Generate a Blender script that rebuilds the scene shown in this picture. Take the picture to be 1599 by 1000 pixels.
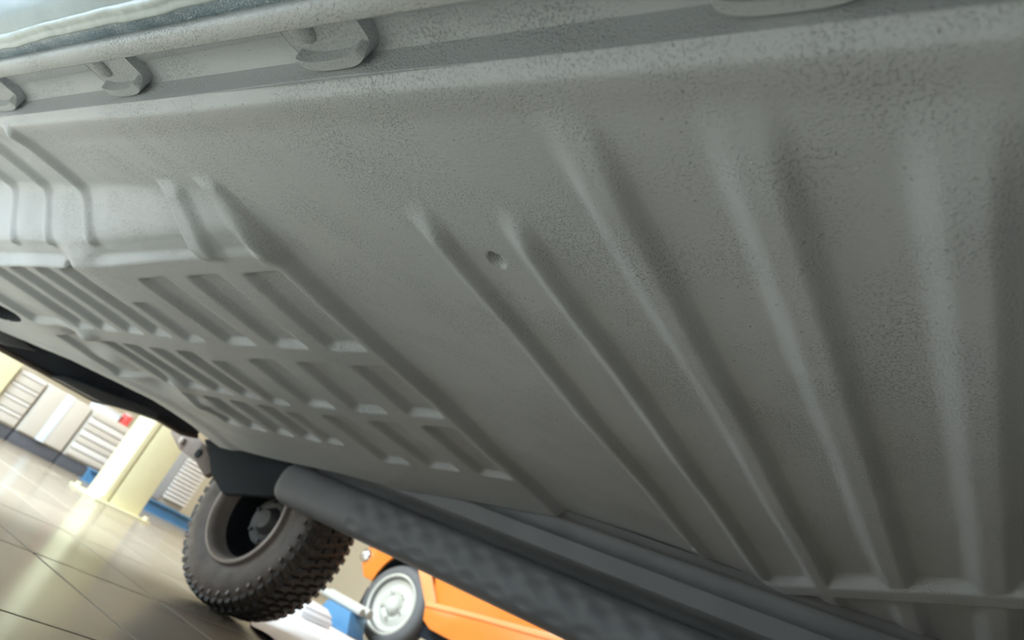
import bpy, bmesh, math, random
import numpy as np
from mathutils import Vector, Matrix

random.seed(7)
scene = bpy.context.scene
for o in list(bpy.data.objects):
    bpy.data.objects.remove(o)
C = scene.collection

# ------------------------------------------------------------------ camera
ZC = 0.40            # camera height above the workshop floor
H = 0.50             # camera-to-floor-pan height, unit of the vehicle's underside
cam_data = bpy.data.cameras.new('camera')
cam_data.sensor_fit = 'HORIZONTAL'
cam_data.sensor_width = 36.0
cam_data.lens = 36.0 * 1180.0 / 1599.0
cam_data.clip_start = 0.02
cam = bpy.data.objects.new('camera', cam_data)
C.objects.link(cam)
cam.matrix_world = Matrix(((0.46272125, -0.55946146, -0.68767138, 0.0),
                           (-0.7715782, 0.12781103, -0.62316244, 0.0),
                           (0.43652735, 0.81894274, -0.37252739, ZC),
                           (0, 0, 0, 1)))
scene.camera = cam
cam_data.dof.use_dof = True
cam_data.dof.focus_distance = 1.15
cam_data.dof.aperture_fstop = 4.2

# ------------------------------------------------------------------ world and light
scene.view_settings.view_transform = 'Standard'
scene.view_settings.look = 'None'
scene.view_settings.gamma = 1.0
scene.view_settings.use_curve_mapping = False
scene.view_settings.exposure = 0.19
world = bpy.data.worlds.new('world')
scene.world = world
world.use_nodes = True
world.node_tree.nodes['Background'].inputs[0].default_value = (0.80, 0.88, 1.0, 1)
world.node_tree.nodes['Background'].inputs[1].default_value = 1.0


def area(name, loc, target, sx, sy, power, color):
    l = bpy.data.lights.new(name, 'AREA')
    l.shape = 'RECTANGLE'
    l.size, l.size_y, l.energy, l.color = sx, sy, power, color
    o = bpy.data.objects.new(name, l)
    C.objects.link(o)
    o.location = loc
    o.rotation_euler = (Vector(target) - Vector(loc)).to_track_quat('-Z', 'Y').to_euler()
    return o


# daylight entering through the windows and the added, unseen skylight (window_1 .. added_skylight, built below)
area('daylight_side', (-1.72, 4.0, 1.32), (3, 4.0, 1.32), 4.8, 2.5, 20, (0.84, 0.93, 1.0))
area('added_skylight_light', (-0.55, 4.85, 3.93), (-0.55, 4.85, 0), 1.9, 4.4, 1160, (0.75, 0.89, 1.0))  # unseen source added to brighten the floor beside the vehicle
area('daylight_back', (1.0, 10.35, 1.9), (1.0, 0, 1.4), 4.2, 2.0, 38, (0.90, 0.96, 1.0))

# ------------------------------------------------------------------ materials
MATS = {}


def mat(name, color, rough=0.5, metal=0.0, spec=0.5, vary=0.0, vscale=3.0, bump=None, emit=None, coat=0.0, extra=None):
    if name in MATS:
        return MATS[name]
    m = bpy.data.materials.new(name)
    m.use_nodes = True
    nt = m.node_tree
    b = nt.nodes['Principled BSDF']
    c = (*color, 1)
    b.inputs['Base Color'].default_value = c
    b.inputs['Roughness'].default_value = rough
    b.inputs['Metallic'].default_value = metal
    b.inputs['Specular IOR Level'].default_value = spec
    b.inputs['Coat Weight'].default_value = coat
    tc = nt.nodes.new('ShaderNodeTexCoord')
    if vary > 0:
        n = nt.nodes.new('ShaderNodeTexNoise')
        n.inputs['Scale'].default_value = vscale
        n.inputs['Detail'].default_value = 4
        nt.links.new(tc.outputs['Object'], n.inputs['Vector'])
        mx = nt.nodes.new('ShaderNodeMix')
        mx.data_type = 'RGBA'
        mx.inputs['A'].default_value = tuple(max(0, v * (1 - vary)) for v in color) + (1,)
        mx.inputs['B'].default_value = tuple(min(1, v * (1 + vary)) for v in color) + (1,)
        nt.links.new(n.outputs['Fac'], mx.inputs['Factor'])
        nt.links.new(mx.outputs['Result'], b.inputs['Base Color'])
    if bump:
        n2 = nt.nodes.new('ShaderNodeTexNoise')
        n2.inputs['Scale'].default_value = bump[0]
        n2.inputs['Detail'].default_value = 3
        nt.links.new(tc.outputs['Object'], n2.inputs['Vector'])
        bp = nt.nodes.new('ShaderNodeBump')
        bp.inputs['Strength'].default_value = bump[1]
        bp.inputs['Distance'].default_value = bump[2]
        nt.links.new(n2.outputs['Fac'], bp.inputs['Height'])
        nt.links.new(bp.outputs['Normal'], b.inputs['Normal'])
    if emit:
        b.inputs['Emission Color'].default_value = (*emit[0], 1)
        b.inputs['Emission Strength'].default_value = emit[1]
    if extra:
        extra(nt, b, tc)
    MATS[name] = m
    return m


def coat_nodes(amount, speck, lo=0.60):
    """sprayed underbody coating: fine orange peel, blotches of grit and scattered pits"""
    def f(nt, b, tc):
        L = nt.links

        def noise(scale, detail=2):
            n = nt.nodes.new('ShaderNodeTexNoise')
            n.inputs['Scale'].default_value = scale
            n.inputs['Detail'].default_value = detail
            L.new(tc.outputs['Object'], n.inputs['Vector'])
            return n

        def ramp(src, a, c, lo=0.0, hi=1.0):
            r = nt.nodes.new('ShaderNodeMapRange')
            r.inputs[1].default_value, r.inputs[2].default_value = a, c
            r.inputs[3].default_value, r.inputs[4].default_value = lo, hi
            L.new(src, r.inputs[0])
            return r.outputs[0]

        def math_(op, x, y):
            q = nt.nodes.new('ShaderNodeMath')
            q.operation = op
            for i, v in enumerate((x, y)):
                if isinstance(v, (int, float)):
                    q.inputs[i].default_value = v
                else:
                    L.new(v, q.inputs[i])
            return q.outputs[0]
        fine = noise(290, 2)
        blotch = ramp(noise(7.0, 3).outputs['Fac'], 0.40, 0.66, 0.08, 0.9)
        grit = math_('MULTIPLY', ramp(fine.outputs['Fac'], 0.52, 0.74), blotch)
        vor = nt.nodes.new('ShaderNodeTexVoronoi')
        vor.inputs['Scale'].default_value = 75
        vor.inputs['Randomness'].default_value = 1.0
        L.new(tc.outputs['Object'], vor.inputs['Vector'])
        pit = ramp(vor.outputs['Distance'], 0.05, 0.13, 1.0, 0.0)
        sel = ramp(noise(26, 1).outputs['Fac'], 0.57, 0.61)
        pit = math_('MULTIPLY', pit, sel)
        peel = math_('MULTIPLY', noise(120, 2).outputs['Fac'], 0.25)
        hgt = math_('SUBTRACT', math_('ADD', grit, peel), math_('MULTIPLY', pit, 1.1))
        bp = nt.nodes.new('ShaderNodeBump')
        bp.inputs['Strength'].default_value = amount
        bp.inputs["Distance"].default_value = 0.0028
        L.new(hgt, bp.inputs['Height'])
        L.new(bp.outputs['Normal'], b.inputs['Normal'])
        base = b.inputs['Base Color'].default_value[:]
        mx = nt.nodes.new('ShaderNodeMix')
        mx.data_type = 'RGBA'
        mx.inputs['A'].default_value = tuple(v * 0.94 for v in base[:3]) + (1,)
        mx.inputs['B'].default_value = tuple(min(1, v * 1.06) for v in base[:3]) + (1,)
        L.new(noise(2.6, 3).outputs['Fac'], mx.inputs['Factor'])
        out = mx.outputs['Result']
        if speck:
            m2 = nt.nodes.new('ShaderNodeMix')
            m2.data_type = 'RGBA'
            m2.inputs['B'].default_value = speck
            L.new(out, m2.inputs['A'])
            s = math_('MULTIPLY', ramp(noise(430, 2).outputs['Fac'], lo, lo + 0.08), ramp(noise(16, 2).outputs['Fac'], 0.36, 0.58))
            L.new(s, m2.inputs['Factor'])
            out = m2.outputs['Result']
        L.new(out, b.inputs['Base Color'])
    return f


M_COAT = mat('grey_underbody_coating', (0.52, 0.545, 0.568), 0.46, spec=0.5, extra=coat_nodes(0.8, None))
M_LIP = mat('speckled_flange_coating', (0.50, 0.525, 0.535), 0.5, extra=coat_nodes(0.9, (0.72, 0.74, 0.72, 1)))
M_BLUEPAINT = mat('blue_grey_body_paint', (0.24, 0.33, 0.40), 0.30, metal=0.1, extra=coat_nodes(1.0, (0.85, 0.92, 0.96, 1), 0.53))
M_BODY = mat('pale_body_paint', (0.34, 0.43, 0.47), 0.30, vary=0.22, vscale=9, bump=(26, 0.3, 0.004))
M_TAPE = mat('masking_film_edge', (0.50, 0.58, 0.58), 0.30, vary=0.12, vscale=40, bump=(30, 0.6, 0.004))
M_BLACK = mat('black_underseal_and_shade', (0.012, 0.016, 0.021), 0.75, spec=0.3, bump=(60, 0.4, 0.003))  # underseal black, also used for shade in the arch and access hole
M_DARK = mat('dark_chassis_steel', (0.085, 0.095, 0.115), 0.5, vary=0.4, vscale=14, bump=(70, 0.4, 0.002))
M_RUST = mat('dusty_brown_steel', (0.150, 0.115, 0.092), 0.6, vary=0.35, vscale=25)
M_SILL = mat('dusty_sill_coating', (0.160, 0.162, 0.168), 0.5, vary=0.25, vscale=6, bump=(160, 0.4, 0.0012))
M_RUBBER = mat('dusty_tire_rubber', (0.052, 0.049, 0.048), 0.5, vary=0.5, vscale=10, bump=(50, 0.3, 0.002))
M_SIDEWALL = mat('dusty_brown_sidewall', (0.115, 0.088, 0.072), 0.42, vary=0.75, vscale=12, bump=(45, 0.3, 0.002))
M_RIM = mat('dusty_rim_steel', (0.34, 0.285, 0.25), 0.36, metal=0.3, vary=0.2, vscale=12)
M_BARREL = mat('dark_rim_barrel', (0.030, 0.034, 0.040), 0.5, metal=0.3)
M_HUB = mat('cast_hub_steel', (0.10, 0.098, 0.094), 0.45, metal=0.4, vary=0.3, vscale=30)

M_TILE = [mat('floor_tile_%d' % i, c, 0.21, spec=0.5, vary=0.10, vscale=2.2, bump=(5, 0.06, 0.004))
          for i, c in enumerate([(0.30, 0.256, 0.19), (0.32, 0.272, 0.202), (0.285, 0.244, 0.183)])]
M_GROUT = mat('dark_grout', (0.10, 0.085, 0.065), 0.8)
M_WALL = mat('cream_wall_paint', (0.66, 0.60, 0.46), 0.7, vary=0.05, vscale=1.5)
M_DARKWALL = mat('slate_wall_cutting_fill', (0.17, 0.18, 0.19), 0.7, vary=0.08, vscale=1.5)  # dark tone given to the unseen walls to cut fill light
M_CEIL = mat('ceiling_paint', (0.62, 0.60, 0.55), 0.8, vary=0.05, vscale=1.2)
M_FRAME = mat('window_frame_grey', (0.35, 0.36, 0.37), 0.5, vary=0.08)
M_PANE = mat('daylit_pane', (0.8, 0.85, 0.9), 0.2, emit=((0.85, 0.93, 1.0), 0.5), vary=0.03)
M_CREAM = mat('cream_lift_paint', (0.72, 0.67, 0.43), 0.35, vary=0.05, vscale=5)
M_CAB = mat('light_grey_cabinet_enamel', (0.60, 0.56, 0.49), 0.4, vary=0.06, vscale=5)
M_CABEDGE = mat('pale_drawer_edge', (0.74, 0.72, 0.68), 0.4, vary=0.04)
M_STRIP = mat('pale_blue_strip', (0.72, 0.80, 0.86), 0.35, vary=0.04)
M_PLINTH = mat('dark_plinth', (0.10, 0.105, 0.12), 0.5, vary=0.2)
M_BLUE = mat('blue_enamel', (0.09, 0.24, 0.42), 0.35, vary=0.12, vscale=7)
M_WHITE = mat('white_cotton_sheet', (0.66, 0.67, 0.68), 0.8, vary=0.05, vscale=6, bump=(40, 0.2, 0.004))
M_RED = mat('red_plastic', (0.75, 0.09, 0.08), 0.4, vary=0.08)
M_PALE = mat('pale_plastic_pipe', (0.52, 0.52, 0.47), 0.4, vary=0.06)
M_ORANGE = mat('orange_truck_paint', (0.85, 0.23, 0.025), 0.28, coat=0.4, vary=0.05, vscale=3)
M_ORANGE_LIT = mat('orange_truck_paint_lit', (0.90, 0.36, 0.12), 0.3, coat=0.3, vary=0.04)  # lighter copy of the truck paint, light on raised edges put into colour
M_TRUCKTIRE = mat('grey_truck_rubber', (0.13, 0.13, 0.125), 0.6, vary=0.15, vscale=8)
M_TRUCKRIM = mat('cream_steel_wheel', (0.62, 0.60, 0.52), 0.35, vary=0.06)
M_CHROME = mat('bright_chrome', (0.85, 0.87, 0.88), 0.14, metal=1.0, vary=0.03)
M_GLASS = mat('dark_window_glass', (0.03, 0.035, 0.04), 0.08, vary=0.1)


# ------------------------------------------------------------------ helpers
def W(x, y, z):
    """underside units (camera to floor pan = 1) -> metres in the room"""
    return Vector((x * H, y * H, ZC + z * H))


def link(name, me, m=None, parent=None):
    o = bpy.data.objects.new(name, me)
    C.objects.link(o)
    if m is not None and len(me.materials) == 0:
        me.materials.append(m)
    if parent is not None:
        o.parent = parent
        o.matrix_parent_inverse = parent.matrix_world.inverted()
    return o


def empty(name, loc):
    o = bpy.data.objects.new(name, None)
    C.objects.link(o)
    o.location = loc
    o.matrix_world = Matrix.Translation(Vector(loc))
    o.empty_display_size = 0.1
    return o


def tag(o, label, cat, group=None):
    o['label'], o['category'] = label, cat
    if group:
        o['group'] = group
    return o


def struct(o):
    o['kind'] = 'structure'
    return o


def bm_obj(name, bm, m, parent=None, smooth=False, bevel=0.0, seg=2, angle=35):
    bmesh.ops.recalc_face_normals(bm, faces=bm.faces)
    if bevel > 0:
        es = [e for e in bm.edges if len(e.link_faces) == 2 and e.calc_face_angle(0) > math.radians(angle)]
        bmesh.ops.bevel(bm, geom=es, offset=bevel, segments=seg, affect='EDGES', profile=0.6)
    me = bpy.data.meshes.new(name)
    bm.to_mesh(me)
    bm.free()
    if smooth or bevel > 0:
        me.polygons.foreach_set('use_smooth', [True] * len(me.polygons))
        me.set_sharp_from_angle(angle=math.radians(40))
    return link(name, me, m, parent)


def add_box(bm, lo, hi):
    lo, hi = Vector(lo), Vector(hi)
    r = bmesh.ops.create_cube(bm, size=1.0)
    for v in r['verts']:
        v.co = Vector(((lo.x + hi.x) / 2 + v.co.x * (hi.x - lo.x), (lo.y + hi.y) / 2 + v.co.y * (hi.y - lo.y), (lo.z + hi.z) / 2 + v.co.z * (hi.z - lo.z)))
    return r['verts']


def box(name, lo, hi, m, parent=None, bevel=0.006):
    bm = bmesh.new()
    add_box(bm, lo, hi)
    return bm_obj(name, bm, m, parent, bevel=bevel)


def add_tube(bm, a, b, r, n=16, r2=None, cap=True):
    a, b = Vector(a), Vector(b)
    d = b - a
    rr = bmesh.ops.create_cone(bm, cap_ends=cap, segments=n, radius1=r, radius2=r if r2 is None else r2, depth=d.length)
    q = d.to_track_quat('Z', 'Y').to_matrix().to_4x4()
    bmesh.ops.transform(bm, matrix=Matrix.Translation((a + b) / 2) @ q, verts=rr['verts'])
    return rr['verts']


def tube(name, a, b, r, m, parent=None, n=16, r2=None, bevel=0.0):
    bm = bmesh.new()
    add_tube(bm, a, b, r, n, r2)
    return bm_obj(name, bm, m, parent, smooth=True, bevel=bevel)


def prism(name, pts, axis, lo, hi, m, parent=None, bevel=0.008, seg=2):
    """polygon given in the two other axes, extruded along `axis` from lo to hi"""
    bm = bmesh.new()

    def P(p, t):
        return {'x': (t, p[0], p[1]), 'y': (p[0], t, p[1]), 'z': (p[0], p[1], t)}[axis]
    A = [bm.verts.new(P(p, lo)) for p in pts]
    B = [bm.verts.new(P(p, hi)) for p in pts]
    bm.faces.new(A)
    bm.faces.new(B[::-1])
    n = len(pts)
    for i in range(n):
        bm.faces.new((A[i], B[i], B[(i + 1) % n], A[(i + 1) % n]))
    return bm_obj(name, bm, m, parent, bevel=bevel, seg=seg)


def lathe(name, prof, centre, m, parent=None, n=48, closed=False):
    """profile of (offset along x, radius) turned about an axle along x through centre"""
    bm = bmesh.new()
    rings = []
    for i in range(n):
        a = 2 * math.pi * i / n
        rings.append([bm.verts.new((centre[0] + px, centre[1] + r * math.cos(a), centre[2] + r * math.sin(a))) for px, r in prof])
    k = len(prof)
    for i in range(n):
        A, B = rings[i], rings[(i + 1) % n]
        for j in range(k if closed else k - 1):
            bm.faces.new((A[j], A[(j + 1) % k], B[(j + 1) % k], B[j]))
    bmesh.ops.remove_doubles(bm, verts=bm.verts, dist=1e-6)
    return bm_obj(name, bm, m, parent, smooth=True)


def profile_mesh(name, prof, ys, m, parent=None, shear=0.0, cap=False, smooth=True):
    """section (x, z) in underside units swept along y"""
    k = len(prof)
    V, F = [], []
    for y in ys:
        for j, (px, pz) in enumerate(prof):
            V.append(W(px + shear * (3.35 - min(max(y, -0.5), 5)), y, pz))
    for i in range(len(ys) - 1):
        for j in range(k - 1):
            a = i * k + j
            F.append((a, a + 1, a + k + 1, a + k))
    me = bpy.data.meshes.new(name)
    me.from_pydata(V, [], F)
    me.update()
    bm = bmesh.new()
    bm.from_mesh(me)
    if cap:
        bmesh.ops.holes_fill(bm, edges=[e for e in bm.edges if e.is_boundary], sides=0)
    bpy.data.meshes.remove(me)
    return bm_obj(name, bm, m, parent, smooth=smooth)


# ------------------------------------------------------------------ room
X0, X1, Y0, Y1, ZT = -1.85, 9.0, -3.3, 10.65, 4.0
fl = box('floor', (X0, Y0, -0.12), (X1, Y1, -0.012), M_GROUT, None, 0)
struct(fl)
TX, TY, GAP = 0.55, 0.90, 0.011
tile_me = []
for m_ in M_TILE:
    bm = bmesh.new()
    add_box(bm, (GAP / 2, GAP / 2, -0.012), (TX - GAP / 2, TY - GAP / 2, 0.0))
    bmesh.ops.bevel(bm, geom=[e for e in bm.edges if all(v.co.z > -0.001 for v in e.verts)], offset=0.002, segments=1, affect='EDGES')
    me = bpy.data.meshes.new('floor_tile')
    bm.to_mesh(me)
    bm.free()
    me.materials.append(m_)
    tile_me.append(me)
for i in range(20):
    for j in range(15):
        o = link('floor_tile', random.choice(tile_me), None, None)
        o.location = (-1.85 + i * TX, -2.6 + j * TY - 0.05, random.uniform(-0.0006, 0.0004))
        o.parent = fl
# walls
struct(box('wall_right', (X1, Y0, -0.12), (X1 + 0.15, Y1, ZT), M_WALL, None, 0))
struct(box('wall_front', (X0, Y0 - 0.15, -0.12), (X1, Y0, ZT), M_DARKWALL, None, 0))
bm = bmesh.new()
SX0, SX1, SY0, SY1 = -1.55, 0.45, 2.6, 7.1          # opening for the added skylight
add_box(bm, (X0 - 0.2, Y0 - 0.2, ZT), (SX0, Y1 + 0.2, ZT + 0.12))
add_box(bm, (SX1, Y0 - 0.2, ZT), (X1 + 0.2, Y1 + 0.2, ZT + 0.12))
add_box(bm, (SX0, Y0 - 0.2, ZT), (SX1, SY0, ZT + 0.12))
add_box(bm, (SX0, SY1, ZT), (SX1, Y1 + 0.2, ZT + 0.12))
struct(bm_obj('ceiling', bm, M_CEIL))


def wall_with_opening(name, axis, at, span, hole, thick, m=M_WALL):
    bm = bmesh.new()
    (s0, s1), (h0, h1, z0, z1) = span, hole

    def seg(a, b, za, zb):
        if axis == 'x':
            add_box(bm, (at - thick, a, za), (at, b, zb))
        else:
            add_box(bm, (a, at, za), (b, at + thick, zb))
    seg(s0, h0, -0.12, ZT)
    seg(h1, s1, -0.12, ZT)
    seg(h0, h1, -0.12, z0)
    seg(h0, h1, z1, ZT)
    return struct(bm_obj(name, bm, m))


def window(name, axis, at, a, b, z0, z1, nx):
    """frame with mullions and frosted, daylit panes filling an opening"""
    bm = bmesh.new()

    def bar(p, q, za, zb):
        if axis == 'x':
            add_box(bm, (at - 0.10, p, za), (at - 0.02, q, zb))
        else:
            add_box(bm, (p, at + 0.02, za), (q, at + 0.10, zb))
    bar(a, b, z0, z0 + 0.07)
    bar(a, b, z1 - 0.07, z1)
    for i in range(nx + 1):
        c = a + (b - a) * i / nx
        bar(max(a, c - 0.03), min(b, c + 0.03), z0, z1)
    w_ = struct(bm_obj(name, bm, M_FRAME))
    for i in range(nx):
        p, q = a + (b - a) * i / nx + 0.03, a + (b - a) * (i + 1) / nx - 0.03
        if axis == 'x':
            box('pane', (at - 0.07, p, z0 + 0.07), (at - 0.05, q, z1 - 0.07), M_PANE, w_, 0)
        else:
            box('pane', (p, at + 0.05, z0 + 0.07), (q, at + 0.07, z1 - 0.07), M_PANE, w_, 0)


bm = bmesh.new()
for i in range(5):
    c_ = SY0 + (SY1 - SY0) * i / 4
    add_box(bm, (SX0, max(SY0, c_ - 0.03), ZT + 0.02), (SX1, min(SY1, c_ + 0.03), ZT + 0.10))
w3 = struct(bm_obj('added_skylight', bm, M_FRAME))  # bars of the unseen skylight added for its light
for i in range(4):
    a_, b_ = SY0 + (SY1 - SY0) * i / 4 + 0.03, SY0 + (SY1 - SY0) * (i + 1) / 4 - 0.03
    box('pane', (SX0, a_, ZT + 0.05), (SX1, b_, ZT + 0.07), M_PANE, w3, 0)
wall_with_opening('wall_left', 'x', X0, (Y0, Y1), (1.5, 6.5, 0.0, 2.7), 0.15, M_DARKWALL)
window('window_1', 'x', X0, 1.5, 6.5, 0.0, 2.7, 5)
wall_with_opening('wall_back', 'y', Y1, (X0, X1), (-1.2, 3.2, 1.0, 3.0), 0.15)
window('window_2', 'y', Y1, -1.2, 3.2, 1.0, 3.0, 4)

# ------------------------------------------------------------------ the off-road vehicle: floor pan as a pressed sheet
car = empty('off_road_vehicle', (1.35, 2.0, 0.0))
tag(car, 'lifted off-road vehicle seen from below, ribbed floor freshly coated in grey', 'vehicle')


def ss(t):
    t = np.clip(t, 0, 1)
    return t * t * (3 - 2 * t)


def sbox(v, a, b, wa, wb=None):
    """soft box: 0 outside [a,b], 1 inside, flanks wa / wb wide lying inside the interval"""
    wb = wa if wb is None else wb
    return ss((v - a) / wa) * ss((b - v) / wb)


XE, XF = 0.765, 4.35
xs = np.concatenate([np.arange(XE, 1.0, 0.0105), np.arange(1.0, XF + 0.001, 0.0125)])
ys = np.concatenate([np.arange(-2.2, -0.1, 0.03), np.arange(-0.1, 8.63, 0.0125)])
GX, GY = np.meshgrid(xs, ys)            # rows along y


def y_end(x):
    return np.interp(x, [0.76, 2.1, 2.41, 2.62, 2.77, 3.06, 3.37, 3.86, 4.30, 4.36], [7.75, 7.6, 7.24, 6.98, 6.72, 6.50, 6.36, 6.43, 6.59, 6.62])


def ridge_z(y):
    p2 = 1.352 - 0.15 * y
    p3 = (1.352 - 0.15 * 4.2) - 0.10 * (y - 4.2)
    return np.where(y < 4.2, p2, p3)


wob = 0.004 * np.sin(GX * 5.1 + GY * 2.3) + 0.003 * np.sin(GX * 2.2 - GY * 4.4 + 1.0)
step = ss((GY - 2.685) / 0.075)
t_rec = 0.76 * ss((GX - 1.18) / 0.23) + 0.06 * ss((GX - 1.40) / 0.08) + 0.18 * ss((GX - 1.475) / 0.05)
t_rib = ss((GX - 1.17) / 0.30)
ribw = np.maximum.reduce([sbox(GY, 2.62, 2.80, 0.03), sbox(GY, 3.04, 3.18, 0.035)])
ridge = 0.8 * sbox(GY, 3.98, 4.42, 0.16)
t_ = t_rec * (1 - ribw) + t_rib * ribw + ridge * (0.18 * ss((GX - 1.36) / 0.16) - 0.18 * ss((GX - 1.475) / 0.05))
Z = 1.0 + step * t_ * (ridge_z(GY) - 1.0) + wob
# soft rolled edge along the near sill
Z += 0.018 * (1 - ss((GX - XE) / 0.03)) - 0.012 * sbox(GX, XE + 0.0, XE + 0.16, 0.04, 0.12)
REG = np.zeros(Z.shape, int)
NAMES = {0: 'floor_pan'}


def feature(name, mask, amount, thr=0.015):
    global Z
    Z = Z + mask * amount
    k = len(NAMES)
    NAMES[k] = name
    REG[mask > thr] = k


# the long pressed ribs crossing the floor
ribs = [(1.612, 1.742, 1.20), (1.262, 1.380, 1.21), (0.880, 1.045, 0.83), (0.495, 0.675, 0.84), (0.140, 0.318, 0.85),
        (-0.26, -0.06, 0.85), (-0.63, -0.43, 0.85), (-1.0, -0.8, 0.85), (-1.37, -1.17, 0.85), (-1.74, -1.54, 0.85)]
for i, (a, b, x0) in enumerate(ribs):
    w_end = 0.18 if i < 2 else 0.36
    msk = sbox(GY, a, b + 0.022, 0.056, 0.085) * sbox(GX, x0, 4.33, w_end, 0.12)
    feature('rib', msk, -0.036)
# diagonal seam where the floor meets the next panel
dline = (GX - (2.98 + 0.98 * GY)) / 1.40
seam = sbox(dline, -0.05, 0.15, 0.09, 0.02) * ss((1.5 - GY) / 0.25)
seam_z = 1.0 - 0.040 * seam
low = (seam > 0.02) & (seam_z <= Z + 0.002)
Z = np.where(seam > 0, np.minimum(Z, seam_z), Z)
NAMES[len(NAMES)] = 'seam_strip'
REG[low] = len(NAMES) - 1
# short bent ribs at the sill end of the dropped panel
for yc in (3.99, 4.45, 4.92, 5.40, 5.88, 6.36):
    msk = sbox(GY, yc - 0.062, yc + 0.075, 0.05, 0.085) * sbox(GX, 0.775, 1.44, 0.06, 0.08)
    feature('bent_rib', msk, -0.036)
feature('short_rib', sbox(GY, 3.00, 3.21, 0.07, 0.06) * sbox(GX, 1.14, 1.56, 0.08, 0.08), -0.032)
feature('short_rib', sbox(GY, 2.66, 2.86, 0.06, 0.07) * sbox(GX, 1.10, 1.62, 0.08, 0.10), -0.022)
# pressed pockets in the dropped panel
rows2 = [(1.63, 2.28), (2.42, 2.985), (3.09, 3.80)]
for (a, b) in ((2.785, 3.065), (3.20, 3.485), (3.62, 3.895)):
    for (p, q) in rows2:
        feature('pressed_pocket', sbox(GX, p, q, 0.05, 0.045) * sbox(GY, a, b, 0.035, 0.06), 0.038)
rows3 = [(1.53, 2.22), (2.37, 2.985), (3.09, 3.62)]
for (a, b) in ((4.34, 4.55), (4.645, 4.865), (4.965, 5.20), (5.28, 5.50), (5.60, 6.20)):
    for (p, q) in rows3:
        if a > 5.5 and p > 3.0:
            continue
        feature('pressed_pocket', sbox(GX, p, q, 0.05, 0.045) * sbox(GY, a, b, 0.03, 0.055), 0.044)
for (p, q, a, b) in ((1.84, 2.26, 4.05, 4.25), (2.46, 3.02, 4.07, 4.28), (3.12, 3.6, 4.08, 4.28)):
    feature('pressed_pocket', sbox(GX, p, q, 0.04) * sbox(GY, a, b, 0.05, 0.05), 0.032)
feature('slot', sbox(GX, 1.49, 1.63, 0.03) * sbox(GY, 4.33, 4.43, 0.03), 0.035)
# drain holes
for (cx, cy, r) in ((1.47, 1.505, 0.030), (4.08, 1.70, 0.026)):
    d = np.hypot((GX - cx) / 1.25, GY - cy)
    feature('drain_hole', ss((r - d) / (r * 0.55)), 0.05)
# brackets / crumpled edges and the deep hollows along the end of the panel
for (cx, cy, rx, ry, am) in ((2.30, 5.52, .07, .10, -.05), (2.36, 5.85, .09, .12, .06), (2.95, 5.30, .10, .12, -.04), (3.06, 5.75, .12, .16, .05),
                             (2.72, 5.9, .12, .2, -.05), (3.3, 5.4, .10, .14, -.04)):
    Z += am * np.exp(-(((GX - cx) / rx) ** 2 + ((GY - cy) / ry) ** 2))
e = y_end(GX) - GY
Z += 0.05 * (1 - ss(e / 0.10)) - 0.02 * sbox(e, 0.0, 0.45, 0.15)
feature('access_hole', ss((0.22 - np.hypot((GX - 2.08) / 0.75, (GY - 6.62) / 1.5)) / 0.05), 0.35)

VX = np.stack([GX * H, GY * H, ZC + Z * H], -1)
dzdy, dzdx = np.gradient(Z, ys, xs)
NRM = np.stack([dzdx, dzdy, -np.ones_like(Z)], -1)
NRM /= np.linalg.norm(NRM, axis=-1, keepdims=True)
nyv, nxv = Z.shape
fi, fj = np.meshgrid(np.arange(nyv - 1), np.arange(nxv - 1), indexing='ij')
quad = np.stack([fi * nxv + fj, (fi + 1) * nxv + fj, (fi + 1) * nxv + fj + 1, fi * nxv + fj + 1], -1).reshape(-1, 4)
cent_x = ((GX[:-1, :-1] + GX[1:, 1:]) / 2).reshape(-1)
cent_y = ((GY[:-1, :-1] + GY[1:, 1:]) / 2).reshape(-1)
keep = cent_y < y_end(cent_x)
freg = REG[:-1, :-1].reshape(-1)
VXf, NRf = VX.reshape(-1, 3), NRM.reshape(-1, 3)
pan = None
for k, nm in NAMES.items():
    q = quad[keep & (freg == k)]
    if len(q) == 0:
        continue
    u, inv = np.unique(q, return_inverse=True)
    me = bpy.data.meshes.new(nm)
    me.vertices.add(len(u))
    me.vertices.foreach_set('co', VXf[u].reshape(-1))
    me.loops.add(len(q) * 4)
    me.loops.foreach_set('vertex_index', inv.reshape(-1).astype(np.int32))
    me.polygons.add(len(q))
    me.polygons.foreach_set('loop_start', np.arange(0, len(q) * 4, 4, dtype=np.int32))
    me.polygons.foreach_set('use_smooth', np.ones(len(q), bool))
    me.update(calc_edges=True)
    me.normals_split_custom_set_from_vertices(NRf[u].tolist())
    o = link(nm, me, M_BLACK if nm in ('hollow', 'access_hole') else M_COAT, car if k == 0 else pan)  # access hole coloured black for the shade inside it
    if k == 0:
        pan = o

# ------------------------------------------------------------------ near sill: channel, flange, body side, half-round clips
YN = np.linspace(-2.2, 5.15, 60)
profile_mesh('sill_channel', [(0.566, 1.10), (0.615, 1.108), (0.676, 1.110), (0.684, 1.116), (0.690, 1.118), (0.745, 1.112), (0.762, 1.100),
                              (0.768, 1.075), (0.767, 1.04), (0.766, 1.015)], YN, M_COAT, car)
lip = profile_mesh('sill_flange', [(0.512, 1.02), (0.505, 0.992), (0.508, 0.981), (0.517, 0.974), (0.545, 0.972), (0.560, 0.975), (0.567, 0.984), (0.566, 1.0)], YN, M_LIP, car, shear=0.016)
profile_mesh('under_door_edge', [(0.512, 1.015), (0.497, 1.010), (0.478, 1.001), (0.466, 1.000)], YN, M_BLUEPAINT, car, shear=0.016)
# wavy strip of film edge and pale painted body side
YW = np.linspace(-2.2, 5.15, 260)


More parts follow.
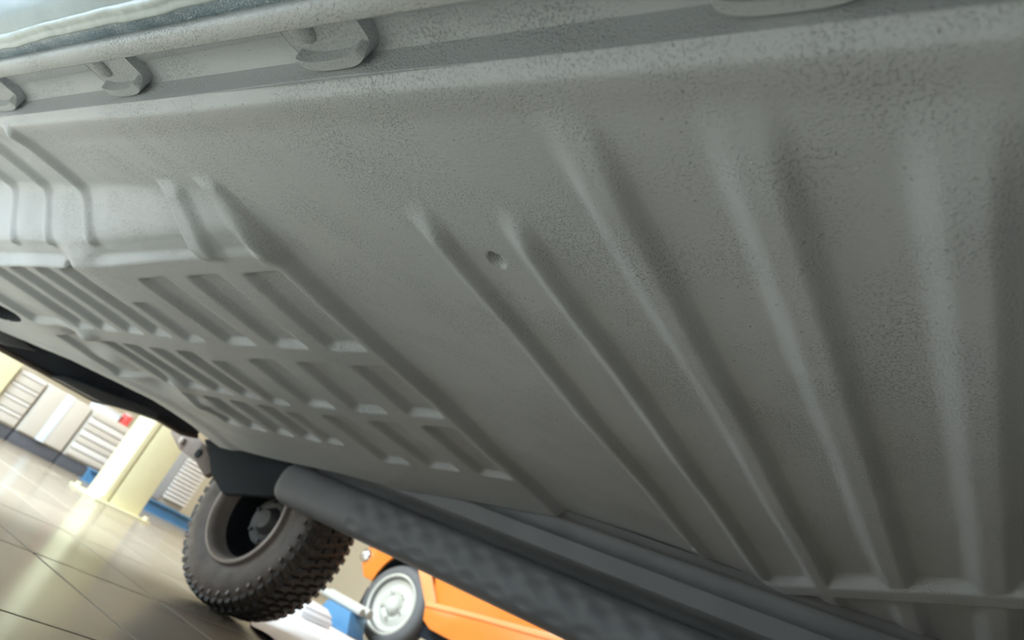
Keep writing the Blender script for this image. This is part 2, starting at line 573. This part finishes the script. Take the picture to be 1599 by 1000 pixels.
def wavy_strip(name, prof, m, amp, seed):
    k = len(prof)
    V, F = [], []
    for y in YW:
        wv = amp * (math.sin(y * 6.1 + seed) + 0.6 * math.sin(y * 14.3 + 2 * seed) + 0.35 * math.sin(y * 31 + seed))
        for j, (px, pz) in enumerate(prof):
            s = 1.0 if 0 < j < k - 1 else 0.4
            V.append(W(px + wv * s + 0.016 * (3.35 - max(y, -0.5)), y, pz - 0.4 * abs(wv) * s))
    for i in range(len(YW) - 1):
        for j in range(k - 1):
            a = i * k + j
            F.append((a, a + 1, a + k + 1, a + k))
    me = bpy.data.meshes.new(name)
    me.from_pydata(V, [], F)
    me.polygons.foreach_set('use_smooth', [True] * len(me.polygons))
    me.update()
    return link(name, me, m, car)


wavy_strip('film_edge', [(0.470, 1.004), (0.465, 0.994), (0.458, 0.990), (0.450, 0.996), (0.440, 0.997), (0.428, 0.994), (0.421, 0.999), (0.420, 1.012)], M_TAPE, 0.0028, 1.3)
wavy_strip('body_side', [(0.470, 1.010), (0.425, 1.008), (0.400, 1.016), (0.375, 1.032), (0.350, 1.065), (0.335, 1.11), (0.322, 1.2), (0.305, 1.5), (0.30, 1.9), (0.31, 2.5), (0.36, 3.0)], M_BODY, 0.0015, 0.4)


def clip(yc, s=1.0):
    """half-round pressed clip hanging in the sill channel: dished plate, turned-down front lip, nub"""
    out = [(0.575 + 0.105 * i / 8, -0.150 * s - 0.004 * (8 - i) / 8, 0.0) for i in range(9)]
    for i in range(1, 26):
        a = math.pi * i / 26
        c_, s_ = math.cos(a), math.sin(a)
        f = min(1.0, max(0.0, (s_ - 0.30) / 0.45))
        out.append((0.680 + 0.082 * s_ ** 0.75, -0.150 * s * math.copysign(abs(c_) ** 0.65, c_), f * f * (3 - 2 * f)))
    out += [(0.575 + 0.105 * i / 8, 0.150 * s + 0.004 * (8 - i) / 8, 0.0) for i in range(8, -1, -1)]
    bm = bmesh.new()
    L = [[], [], [], []]
    for (x, y, f) in out:
        xi, yi = x - 0.034 * f, y * (1 - 0.03 * f)
        L[0].append(bm.verts.new(W(xi, yc + yi, 1.080)))
        L[1].append(bm.verts.new(W(xi + 0.003 * f, yc + yi, 1.080 - 0.036 * f - 0.0005)))
        L[2].append(bm.verts.new(W(x, yc + y, 1.080 - 0.032 * f - 0.001)))
        L[3].append(bm.verts.new(W(x + 0.008 * f, yc + y * 1.03, 1.120)))
    bm.faces.new(L[0])
    for A, B in zip(L, L[1:]):
        for i in range(len(out) - 1):
            bm.faces.new((A[i], B[i], B[i + 1], A[i + 1]))
    me = bpy.data.meshes.new('half_round_clip')
    bm.to_mesh(me)
    bm.free()
    c = link('half_round_clip', me, M_COAT, car)
    bm = bmesh.new()
    r = bmesh.ops.create_uvsphere(bm, u_segments=20, v_segments=12, radius=1.0)
    for v in r['verts']:
        v.co = W(0.646 + 0.052 * v.co.x, yc + 0.062 * s + 0.046 * s * v.co.y, 1.082 + 0.026 * v.co.z)
    bm_obj('nub', bm, M_COAT, c, smooth=True)


for yc in (2.80, 1.63, 0.47, 3.97, -0.7, -1.85):
    clip(yc)

# ------------------------------------------------------------------ far sill: rail, rocker with oval dimples, step pad
YS = np.linspace(-2.2, 5.9, 90)
profile_mesh('inner_rail', [(4.33, 0.995), (4.345, 0.965), (4.37, 0.945), (4.385, 0.945), (4.395, 0.93), (4.40, 0.865), (4.395, 0.835), (4.385, 0.825), (4.39, 0.80), (4.405, 0.72), (4.43, 0.70),
                            (4.50, 0.69), (4.56, 0.66), (4.62, 0.6)], np.linspace(-2.2, 5.35, 60), M_SILL, car)
prof = []
for i in range(41):
    a = 2 * math.pi * i / 40
    c_, s_ = math.cos(a), math.sin(a)
    prof.append((4.60 - 0.165 * math.copysign(abs(c_) ** 0.7, c_), 0.455 + 0.185 * math.copysign(abs(s_) ** 0.7, s_)))
yr = np.concatenate([np.arange(-2.2, 5.52, 0.02), 5.52 + 0.14 * np.sin(np.linspace(0, math.pi / 2, 8))])
V, F = [], []
K = len(prof) - 1
for y in yr:
    sh = 1.0 if y < 5.52 else math.sqrt(max(0.0, 1 - ((y - 5.52) / 0.1405) ** 2)) * 0.55 + 0.45
    for j in range(K):
        px, pz = prof[j]
        dx = 0.0
        if y < 4.6 and px < 4.56:
            for r_i, zc in enumerate((0.53, 0.44, 0.35)):
                yy = (y + 0.11 * r_i) / 0.25
                dy = (yy - round(yy)) * 0.25
                d = math.hypot(dy / 0.10, (pz - zc) / 0.040)
                if d < 1:
                    dx += 0.018 * (1 - d * d)
        V.append(W(4.60 + (px + dx - 4.60) * sh, y, 0.455 + (pz - 0.455) * sh))
for i in range(len(yr) - 1):
    for j in range(K):
        a, b = i * K + j, i * K + (j + 1) % K
        F.append((a, b, b + K, a + K))
F.append(tuple((len(yr) - 1) * K + j for j in range(K)))
me = bpy.data.meshes.new('rocker_tube')
me.from_pydata(V, [], F)
me.polygons.foreach_set('use_smooth', [True] * len(me.polygons))
me.update()
link('rocker_tube', me, M_SILL, car)
# outer body side above the far sill
profile_mesh('far_body_side', [(4.62, 0.62), (4.80, 0.66), (5.05, 0.72), (5.10, 0.9), (5.12, 1.5), (5.10, 2.4), (5.0, 3.0)], np.linspace(-2.2, 5.0, 20), M_SILL, car)

# wheel arch liner, far side
WX, WY, WZ, WR = 2.42, 3.10, 0.45, 0.45
V, F = [], []
na = 25
for i in range(na):
    a = math.radians(36 + 108 * i / (na - 1))
    for x in (4.36, 4.55, 5.0, 5.45):
        V.append((x * H, WY + 0.56 * math.cos(a), WZ + 0.52 * math.sin(a)))
for i in range(na - 1):
    for j in range(3):
        a = i * 4 + j
        F.append((a, a + 1, a + 5, a + 4))
top = len(V)
me = bpy.data.meshes.new('arch_liner')
me.from_pydata(V, [], F)
me.update()
link('arch_liner', me, M_BLACK, car)
bm = bmesh.new()
ringi, ringo = [], []
for i in range(na):
    a = math.radians(36 + 108 * i / (na - 1))
    ringi.append(bm.verts.new((5.46 * H, WY + 0.54 * math.cos(a), WZ + 0.51 * math.sin(a))))
    ringo.append(bm.verts.new((5.46 * H, WY + 0.80 * math.cos(a), WZ + 0.80 * math.sin(a))))
for i in range(na - 1):
    bm.faces.new((ringi[i], ringo[i], ringo[i + 1], ringi[i + 1]))
bmesh.ops.solidify(bm, geom=bm.faces[:], thickness=0.03)
bm_obj('far_fender', bm, M_SILL, car)
# black plate added for the dark parts and shade over the upper wheel
prism('dark_arch_plate', [(p * H, ZC + q * H) for p, q in ((7.30, 0.52), (7.06, 0.40), (6.84, 0.24), (6.50, 0.12), (6.22, 0.20), (5.92, 0.27), (5.64, 0.36), (5.66, 0.62), (6.4, 0.70), (6.9, 0.62))],
      'x', 4.66 * H, 4.74 * H, M_BLACK, car, 0.012)
# unseen slab above the floor pan, added to block light leaking from above
box('light_block_slab', W(0.52, -2.2, 1.30), W(5.0, 7.7, 1.36), M_BLACK, car, 0)

# ------------------------------------------------------------------ far wheel
cx, cy, cz = WX, WY, WZ
tw = 0.30
tire_prof = [(0.020, 0.232), (0.004, 0.240), (-0.008, 0.265), (-0.016, 0.310), (-0.016, 0.350), (-0.006, 0.390), (0.012, 0.416), (0.040, 0.430), (0.15, 0.434),
             (0.260, 0.430), (0.288, 0.416), (0.306, 0.390), (0.316, 0.350), (0.316, 0.310), (0.308, 0.265), (0.296, 0.240), (0.28, 0.232)]
tire = lathe('tire', tire_prof, (cx, cy, cz), M_SIDEWALL, car, 72)
lugs = []
for kind, (lx, ly, lz) in enumerate(((0.048, 0.030, 0.015), (0.052, 0.031, 0.011))):
    bm = bmesh.new()
    vs = add_box(bm, (-lx / 2, -ly / 2, -0.010), (lx / 2, ly / 2, lz))
    for v in vs:
        if v.co.z > 0:
            v.co.x *= 0.86
            v.co.y *= 0.84
        v.co.y += 0.25 * v.co.x * (1 if kind == 0 else -1)
    bmesh.ops.bevel(bm, geom=[e_ for e_ in bm.edges if all(v.co.z > 0 for v in e_.verts)], offset=0.003, segments=1, affect='EDGES')
    me = bpy.data.meshes.new('tread_lug')
    bm.to_mesh(me)
    bm.free()
    me.materials.append(M_RUBBER)
    lugs.append(me)
NL = 56
for r_i, (ox, kind, rr) in enumerate(((0.028, 1, 0.424), (0.088, 0, 0.433), (0.150, 0, 0.434), (0.212, 0, 0.433), (0.272, 1, 0.424))):
    for i in range(NL):
        a = 2 * math.pi * (i + (0.5 if r_i % 2 else 0)) / NL
        o = link('tread_lug', lugs[kind], None, None)
        rad = Vector((0, math.cos(a), math.sin(a)))
        tilt = {0: -0.35, 4: 0.35}.get(r_i, 0)
        zaxis = (rad + Vector((tilt, 0, 0))).normalized()
        tang = Vector((0, -math.sin(a), math.cos(a)))
        xaxis = tang.cross(zaxis).normalized()
        if r_i >= 3:
            xaxis, tang = -xaxis, -tang
        mtx = Matrix((xaxis, tang, zaxis)).transposed().to_4x4()
        o.parent = tire
        o.matrix_parent_inverse = tire.matrix_world.inverted()
        o.matrix_world = Matrix.Translation(Vector((cx + ox, cy, cz)) + rad * rr) @ mtx
# moulded blocks on the shoulder of the sidewall
bm = bmesh.new()
add_box(bm, (-0.004, -0.016, -0.011), (0.004, 0.016, 0.011))
bmesh.ops.bevel(bm, geom=bm.edges[:], offset=0.003, segments=1, affect='EDGES')
me_sb = bpy.data.meshes.new('sidewall_block')
bm.to_mesh(me_sb)
bm.free()
me_sb.materials.append(M_SIDEWALL)
for i in range(40):
    a = 2 * math.pi * i / 40
    o = link('sidewall_block', me_sb, None, None)
    o.parent = tire
    o.matrix_world = Matrix.Translation((cx - 0.008, cy + 0.385 * math.cos(a), cz + 0.385 * math.sin(a))) @ Matrix.Rotation(a, 4, 'X') @ Matrix.Rotation(0.35, 4, 'Z')
rim = lathe('rim', [(0.02, 0.262), (-0.012, 0.262), (-0.024, 0.254), (-0.026, 0.244), (-0.018, 0.232), (0.004, 0.222), (0.020, 0.219), (0.035, 0.214), (0.06, 0.206)], (cx, cy, cz), M_RIM, car, 64)
lathe('rim_barrel', [(0.058, 0.207), (0.12, 0.200), (0.20, 0.196), (0.235, 0.185), (0.24, 0.12), (0.23, 0.0)], (cx, cy, cz), M_BARREL, rim, 64)
hub = lathe('brake_hub', [(0.235, 0.125), (0.13, 0.122), (0.118, 0.115), (0.118, 0.085), (0.125, 0.07), (0.095, 0.055), (0.085, 0.045), (0.085, 0.0)], (cx, cy, cz), M_HUB, car, 40)
for i in range(6):
    a = 2 * math.pi * (i + 0.3) / 6
    p = (cx, cy + 0.10 * math.cos(a), cz + 0.10 * math.sin(a))
    tube('bolt_head', (p[0] + 0.122, p[1], p[2]), (p[0] + 0.104, p[1], p[2]), 0.010, M_DARK, hub, 6)
# end beam and dusty bracket beyond the wheel
prism('end_bracket', [(p * H, ZC + q * H) for p, q in ((7.95, 0.50), (7.55, 0.53), (7.20, 0.46), (7.05, 0.385), (6.87, 0.26), (6.95, 0.19), (7.14, 0.255), (7.30, 0.30), (7.62, 0.325), (7.95, 0.44))],
      'x', 4.68 * H, 4.76 * H, M_RUST, car, 0.012)
tube('bracket_bolt', W(4.68, 7.60, 0.415), W(4.63, 7.60, 0.415), 0.020, M_RIM, car, 12, bevel=0.003)
tube('bracket_bushing', W(4.685, 7.24, 0.365), W(4.665, 7.24, 0.365), 0.024, M_BLACK, car, 16)
ap = [(0.9, 0.34), (1.9, 0.27), (2.53, 0.276), (2.89, 0.287), (3.48, 0.297), (3.75, 0.38), (4.12, 0.44), (4.42, 0.44), (4.60, 0.49)]
bm = bmesh.new()
for (xa, za), (xb, zb) in zip(ap, ap[1:]):
    add_tube(bm, W(xa, 7.32, za + 0.018), W(xb, 7.32, zb + 0.018), 0.012, 10)
bm_obj('apron_edge', bm, M_RUST, car, smooth=True)
prism('end_apron', [(p * H, ZC + (q + 0.015) * H) for p, q in ap] + [(4.6 * H, ZC + 0.9 * H), (0.9 * H, ZC + 0.9 * H)], 'y', 7.33 * H, 7.36 * H, M_DARK, car, 0)
prism('apron_brace', [(3.0 * H, ZC + 0.30 * H), (3.42 * H, ZC + 0.31 * H), (3.95 * H, ZC + 0.43 * H), (3.95 * H, ZC + 0.50 * H), (3.1 * H, ZC + 0.37 * H)], 'y', 7.05 * H, 7.33 * H, M_SILL, car, 0.01)
prism('apron_brace', [(2.2 * H, ZC + 0.33 * H), (2.5 * H, ZC + 0.33 * H), (2.75 * H, ZC + 0.42 * H), (2.45 * H, ZC + 0.45 * H)], 'y', 7.20 * H, 7.33 * H, M_SILL, car, 0.01)

# ------------------------------------------------------------------ lift column behind the wheel
lc = empty('lift_column', (3.85, 6.6, 0))
tag(lc, 'cream painted lift column with a slot, bolted to the floor behind the wheel', 'lift column')
CH = 2.9
prism('post', [(3.655, 6.5), (3.715, 6.5), (3.715, 6.56), (3.735, 6.56), (3.735, 6.5), (4.04, 6.5), (4.04, 6.8), (3.655, 6.8)], 'z', 0.02, CH, M_CREAM, lc, 0.006)
box('base_plate', (3.55, 6.40, 0.0), (4.12, 6.92, 0.022), M_CREAM, lc, 0.004)
for (bx_, by_) in ((4.08, 6.44), (3.60, 6.44), (3.60, 6.88), (4.08, 6.88)):
    tube('anchor_bolt', (bx_, by_, 0.02), (bx_, by_, 0.05), 0.022, M_CREAM, lc, 6)
box('head_cap', (3.62, 6.46, CH), (4.08, 6.84, CH + 0.03), M_CREAM, lc, 0.004)

lc2 = empty('roof_column', (3.15, 8.9, 0))
tag(lc2, 'square cream roof column at the left end of the cabinet row', 'column')
box('shaft', (2.98, 8.72, 0.10), (3.30, 9.04, ZT - 0.002), M_CREAM, lc2, 0.01)
box('foot', (2.94, 8.68, 0.0), (3.34, 9.08, 0.10), M_PLINTH, lc2, 0.006)


# ------------------------------------------------------------------ cabinets in a row
def cabinet(name, label, x0, x1, kind, y=8.8, top=0.70):
    r = empty(name, ((x0 + x1) / 2, y + 0.25, 0))
    tag(r, label, 'cabinet')
    box('plinth', (x0, y + 0.03, 0.0), (x1, y + 0.5, 0.135), M_PLINTH, r, 0.004)
    box('body', (x0 + 0.004, y + 0.012, 0.135), (x1 - 0.004, y + 0.5, top), M_CAB, r, 0.012)
    if kind == 'drawers':
        n = 4
        for i in range(n):
            z0 = 0.15 + (top - 0.165) * i / n
            z1 = 0.15 + (top - 0.165) * (i + 1) / n
            d = box('drawer', (x0 + 0.02, y - 0.008, z0 + 0.006), (x1 - 0.02, y + 0.016, z1 - 0.006), M_CAB, r, 0.006)
            box('drawer_pull', (x0 + 0.03, y - 0.022, z1 - 0.032), (x1 - 0.03, y - 0.006, z1 - 0.012), M_CABEDGE, d, 0.004)
    elif kind == 'door':
        xm = (x0 + x1) / 2 - 0.01
        for a, b in ((x0 + 0.015, xm - 0.05), (xm + 0.05, x1 - 0.015)):
            box('door', (a, y - 0.006, 0.15), (b, y + 0.016, top - 0.015), M_CAB, r, 0.006)
        box('centre_strip', (xm - 0.048, y - 0.014, 0.14), (xm + 0.048, y + 0.014, top - 0.005), M_STRIP, r, 0.005)
    elif kind == 'slats':
        n = 7
        for i in range(n):
            z0 = 0.15 + (top - 0.165) * i / n
            z1 = 0.15 + (top - 0.165) * (i + 1) / n
            box('slat', (x0 + 0.02, y - 0.012, z0 + 0.01), (x1 - 0.02, y + 0.014, z1 - 0.004), M_CABEDGE if i % 2 else M_CAB, r, 0.006)
    elif kind == 'ribs':
        box('side_panel', (x0 + 0.01, y - 0.01, 0.15), (x0 + 0.20, y + 0.014, top - 0.01), M_FRAME, r, 0.006)
        n = 12
        for i in range(n):
            z0 = 0.20 + (top - 0.22) * i / n
            box('radiator_fin', (x0 + 0.22, y - 0.05, z0 + 0.008), (x1 - 0.02, y + 0.014, z0 + (top - 0.22) / n - 0.008), M_CABEDGE, r, 0.005)
    return r


cabinet('drawer_cabinet', 'grey drawer cabinet next to the square cream roof column', 3.32, 3.665, 'drawers')
cabinet('door_cabinet', 'light grey two-door cabinet with a pale blue strip down its middle', 3.685, 4.23, 'door')
cabinet('slatted_cabinet', 'light grey slatted cabinet with a red tin on its top', 4.25, 4.815, 'slats')
cabinet('finned_heater', 'grey heater with white horizontal fins, between lift column and muddy tire', 5.40, 5.98, 'ribs', 8.85, 0.82)
wb = empty('storage_box', (4.5, 9.0, 0.70))
tag(wb, 'long white box lying on the slatted cabinet', 'box')
box('tray', (4.30, 8.86, 0.70), (4.58, 9.1, 0.775), M_STRIP, wb, 0.008)
box('lid', (4.29, 8.85, 0.775), (4.59, 9.11, 0.795), M_CABEDGE, wb, 0.006)
rt = empty('tin', (4.68, 8.92, 0.70))
tag(rt, 'small red tin standing on the slatted cabinet', 'tin')
tube('can', (4.68, 8.92, 0.70), (4.68, 8.92, 0.82), 0.062, M_RED, rt, 24, bevel=0.004)
tube('lid', (4.68, 8.92, 0.82), (4.68, 8.92, 0.832), 0.055, M_CABEDGE, rt, 24, bevel=0.003)

bb = empty('steel_beam', (5.3, 8.4, 0))
tag(bb, 'long blue steel beam lying on the floor in front of the cabinets', 'beam')
prism('web', [(8.46, 0.012), (8.50, 0.012), (8.50, 0.128), (8.46, 0.128)], 'x', 4.44, 6.6, M_BLUE, bb, 0.003)
box('flange', (4.44, 8.40, 0.0), (6.6, 8.56, 0.014), M_BLUE, bb, 0.003)
box('flange', (4.44, 8.40, 0.126), (6.6, 8.56, 0.14), M_BLUE, bb, 0.003)

# ------------------------------------------------------------------ orange truck
TXS = 5.50
tr = empty('pickup_truck', (6.3, 4.0, 0))
tag(tr, 'orange truck with pale steel wheels parked beyond the vehicle', 'truck')
hy, hz, hr = 4.66, 0.365, 0.355
arch = []
for i in range(17):
    a = math.radians(8 + 164 * i / 16)
    arch.append((hy - 0.03 - 0.385 * math.cos(a) * 0.98 + 0.0, hz + 0.04 + 0.46 * math.sin(a)))
# from the rear (small y) along the sill, around the arch, to the front end, back over the bonnet
side = [(0.4, 0.36), (3.96, 0.34), (4.14, 0.34), (4.235, 0.38), (4.25, 0.46)] + arch[1:-1] + [(5.0, 0.46), (5.12, 0.46), (5.22, 0.56), (5.24, 0.76), (5.22, 1.02), (5.1, 1.06), (3.95, 1.12), (3.9, 1.13),
        (0.4, 1.13)]
prism('body', side, 'x', TXS, TXS + 1.62, M_ORANGE, tr, 0.012)
bm = bmesh.new()
wl = []
for i in range(19):
    a = math.radians(-8 + 196 * i / 18)
    wl.append([bm.verts.new((x, hy - 0.03 - 0.370 * math.cos(a), hz + 0.04 + 0.445 * math.sin(a))) for x in (TXS + 0.012, TXS + 0.42)])
for A_, B_ in zip(wl, wl[1:]):
    bm.faces.new((A_[0], A_[1], B_[1], B_[0]))
bm.faces.new([v[1] for v in wl])
bm_obj('wheel_well', bm, M_BLACK, tr, smooth=True)
# cab
A = [(3.95, 1.12), (3.55, 1.62), (2.55, 1.64), (2.45, 1.12)]
prism('cab', A, 'x', TXS + 0.06, TXS + 1.56, M_ORANGE, tr, 0.02)
prism('side_window', [(3.82, 1.17), (3.52, 1.55), (2.65, 1.57), (2.58, 1.17)], 'x', TXS + 0.045, TXS + 0.062, M_GLASS, tr, 0.003)
# raised flange framing the side panel behind the wheel, and the ledge along it
prism('flange', [(4.57, 0.75), (4.46, 0.80), (4.20, 0.545), (4.27, 0.47)], 'x', TXS - 0.035, TXS + 0.01, M_ORANGE_LIT, tr, 0.006)
prism('ledge', [(4.285, 0.475), (4.27, 0.525), (3.72, 0.615), (2.9, 0.745), (1.2, 0.80), (1.2, 0.75), (2.9, 0.695), (3.72, 0.575)], 'x', TXS - 0.05, TXS + 0.01, M_ORANGE_LIT, tr, 0.008)
prism('lower_panel', [(4.285, 0.475), (3.72, 0.575), (2.9, 0.70), (1.2, 0.755), (1.2, 0.37), (3.96, 0.335), (4.14, 0.335), (4.24, 0.375)], 'x', TXS - 0.035, TXS + 0.01, M_ORANGE, tr, 0.008)
box('chassis', (TXS + 0.10, 0.6, 0.24), (TXS + 1.5, 5.1, 0.40), M_BLACK, tr, 0.01)


def truck_wheel(y):
    t = lathe('tire', [(0.03, 0.225), (0.0, 0.235), (-0.012, 0.27), (-0.008, 0.31), (0.012, 0.34), (0.04, 0.355), (0.10, 0.358), (0.16, 0.355), (0.19, 0.34), (0.205, 0.30), (0.2, 0.24), (0.19, 0.22)],
              (TXS + 0.0, y, hz), M_TRUCKTIRE, tr, 48)
    r = lathe('wheel_rim', [(0.02, 0.262), (-0.012, 0.266), (-0.020, 0.256), (-0.014, 0.244), (0.02, 0.232), (0.045, 0.210), (0.055, 0.180), (0.035, 0.150), (0.030, 0.120), (0.048, 0.098), (0.05, 0.0)],
              (TXS + 0.0, y, hz), M_TRUCKRIM, tr, 48)
    lathe('hub_cap', [(0.05, 0.085), (0.012, 0.080), (-0.012, 0.062), (-0.022, 0.03), (-0.024, 0.0)], (TXS, y, hz), M_TRUCKRIM, r, 24)
    for i in range(5):
        a = 2 * math.pi * i / 5 + 0.9
        yy, zz = y + 0.118 * math.cos(a), hz + 0.118 * math.sin(a)
        tube('wheel_nut', (TXS + 0.035, yy, zz), (TXS + 0.008, yy, zz), 0.016, M_CHROME, r, 6)


truck_wheel(hy)
truck_wheel(1.45)
for (y, z, r_) in ((5.205, 0.635, 0.065), (5.215, 0.755, 0.04)):
    l = lathe('marker_lamp', [(-0.045, 0.0), (-0.04, r_ * 0.6), (-0.02, r_ * 0.95), (0.0, r_), (0.02, r_)], (TXS - 0.0, y, z), M_CHROME, tr, 20)

# things on the floor by the truck
st = empty('axle_stand', (5.2, 4.75, 0))
tag(st, 'low blue stand on the floor between white sheet and truck wheel', 'stand')
prism('frame', [(4.62, 0.012), (5.06, 0.012), (5.00, 0.165), (4.70, 0.165)], 'x', 5.12, 5.34, M_BLUE, st, 0.008)
box('foot_plate', (5.08, 4.58, 0.0), (5.38, 5.10, 0.014), M_BLUE, st, 0.003)
for i, (zz, xx, lab) in enumerate(((0.199, 5.17, 'thin pale pipe lying on the blue stand, nearer the white sheet'), (0.207, 5.27, 'thicker pale pipe on the blue stand, nearer the truck'))):
    p = tube('plastic_pipe', (xx, 4.62, zz), (xx, 5.16, zz), 0.034 + 0.008 * i, M_PALE, None, 20, bevel=0.004)
    tag(p, lab, 'pipe', 'pipes on the blue stand')

# white sheet spread on the floor, with folds, and a folded bundle of it
n = 60
outline = [(2.98, 3.45), (2.62, 2.78), (2.25, 2.05), (3.4, 1.7), (4.7, 2.6), (5.02, 4.0), (4.92, 4.9), (4.1, 4.55)]
u0, v0 = 2.2, 1.6


def inside(x, y):
    c = False
    m = len(outline)
    for i in range(m):
        (x1, y1), (x2, y2) = outline[i], outline[(i + 1) % m]
        if (y1 > y) != (y2 > y) and x < (x2 - x1) * (y - y1) / (y2 - y1) + x1:
            c = not c
    return c


bm = bmesh.new()
loop = []
m = len(outline)
for i in range(m):
    (x1, y1), (x2, y2) = outline[i], outline[(i + 1) % m]
    for k in range(6):
        t = k / 6
        loop.append(bm.verts.new((x1 + (x2 - x1) * t + 0.02 * math.sin(7 * t + i), y1 + (y2 - y1) * t + 0.02 * math.cos(9 * t + i), 0)))
bm.faces.new(loop)
bmesh.ops.triangulate(bm, faces=bm.faces[:])
for _ in range(4):
    bmesh.ops.subdivide_edges(bm, edges=[e_ for e_ in bm.edges if e_.calc_length() > 0.09], cuts=1)
    bmesh.ops.triangulate(bm, faces=[f for f in bm.faces if len(f.verts) > 3])
for v in bm.verts:
    x, y = v.co.x, v.co.y
    v.co.z = 0.004 + 0.018 * max(0, math.sin(5.5 * (x * 0.75 - y * 0.66) + 0.8 * math.sin(3 * y))) ** 3 + 0.006 * (1 + math.sin(11 * x + 4 * y)) * 0.5
    if 4.15 < x < 4.72 and 4.2 < y < 4.9:
        v.co.z = 0.004
sh = bm_obj('dust_sheet', bm, M_WHITE, None, smooth=True)
tag(sh, 'white dust sheet spread on the floor between muddy tire and truck', 'sheet')
bm = bmesh.new()
layers = []
for i, (inx, zz) in enumerate(((0, 0.010), (0.01, 0.036), (0.0, 0.054), (0.025, 0.072), (0.02, 0.09), (0.05, 0.108), (0.07, 0.125))):
    pts = [(4.25 + inx, 4.32 + inx), (4.58 - inx * 0.5, 4.30 + inx * 1.2), (4.60 - inx, 4.70 - inx * 0.4), (4.46, 4.78 - inx), (4.27 + inx, 4.70 - inx)]
    layers.append([bm.verts.new((x, y, zz)) for x, y in pts])
bm.faces.new(layers[0][::-1])
bm.faces.new(layers[-1])
for A_, B_ in zip(layers, layers[1:]):
    for i in range(5):
        bm.faces.new((A_[i], A_[(i + 1) % 5], B_[(i + 1) % 5], B_[i]))
bd = bm_obj('folded_sheet', bm, M_WHITE, None, bevel=0.008)
tag(bd, 'folded white sheet bundle lying on the spread sheet, beside the blue stand', 'sheet')

# ------------------------------------------------------------------ unseen ceiling lamps added for ambient light
for i, (x, y) in enumerate(((5.4, 7.0), (7.2, 3.4))):
    l = empty('added_fill_lamp', (x, y, ZT))
    tag(l, ('added white fill lamp on the ceiling above the lift column', 'added white fill lamp on the ceiling above the orange truck')[i], 'lamp', 'added ceiling fill lamps')
    box('housing', (x - 0.1, y - 0.75, ZT - 0.09), (x + 0.1, y + 0.75, ZT - 0.001), M_CABEDGE, l, 0.006)
    box('diffuser', (x - 0.085, y - 0.73, ZT - 0.115), (x + 0.085, y + 0.73, ZT - 0.091), mat('fill_lamp_diffuser', (0.9, 0.9, 0.85), 0.4, emit=((1.0, 0.93, 0.80), 6.0), vary=0.02), l, 0.004)
    a = area('fill_lamp_light', (x, y, ZT - 0.13), (x, y, 0), 0.16, 1.4, 85, (1.0, 0.90, 0.76))
    a.parent = l
    a.matrix_parent_inverse = l.matrix_world.inverted()
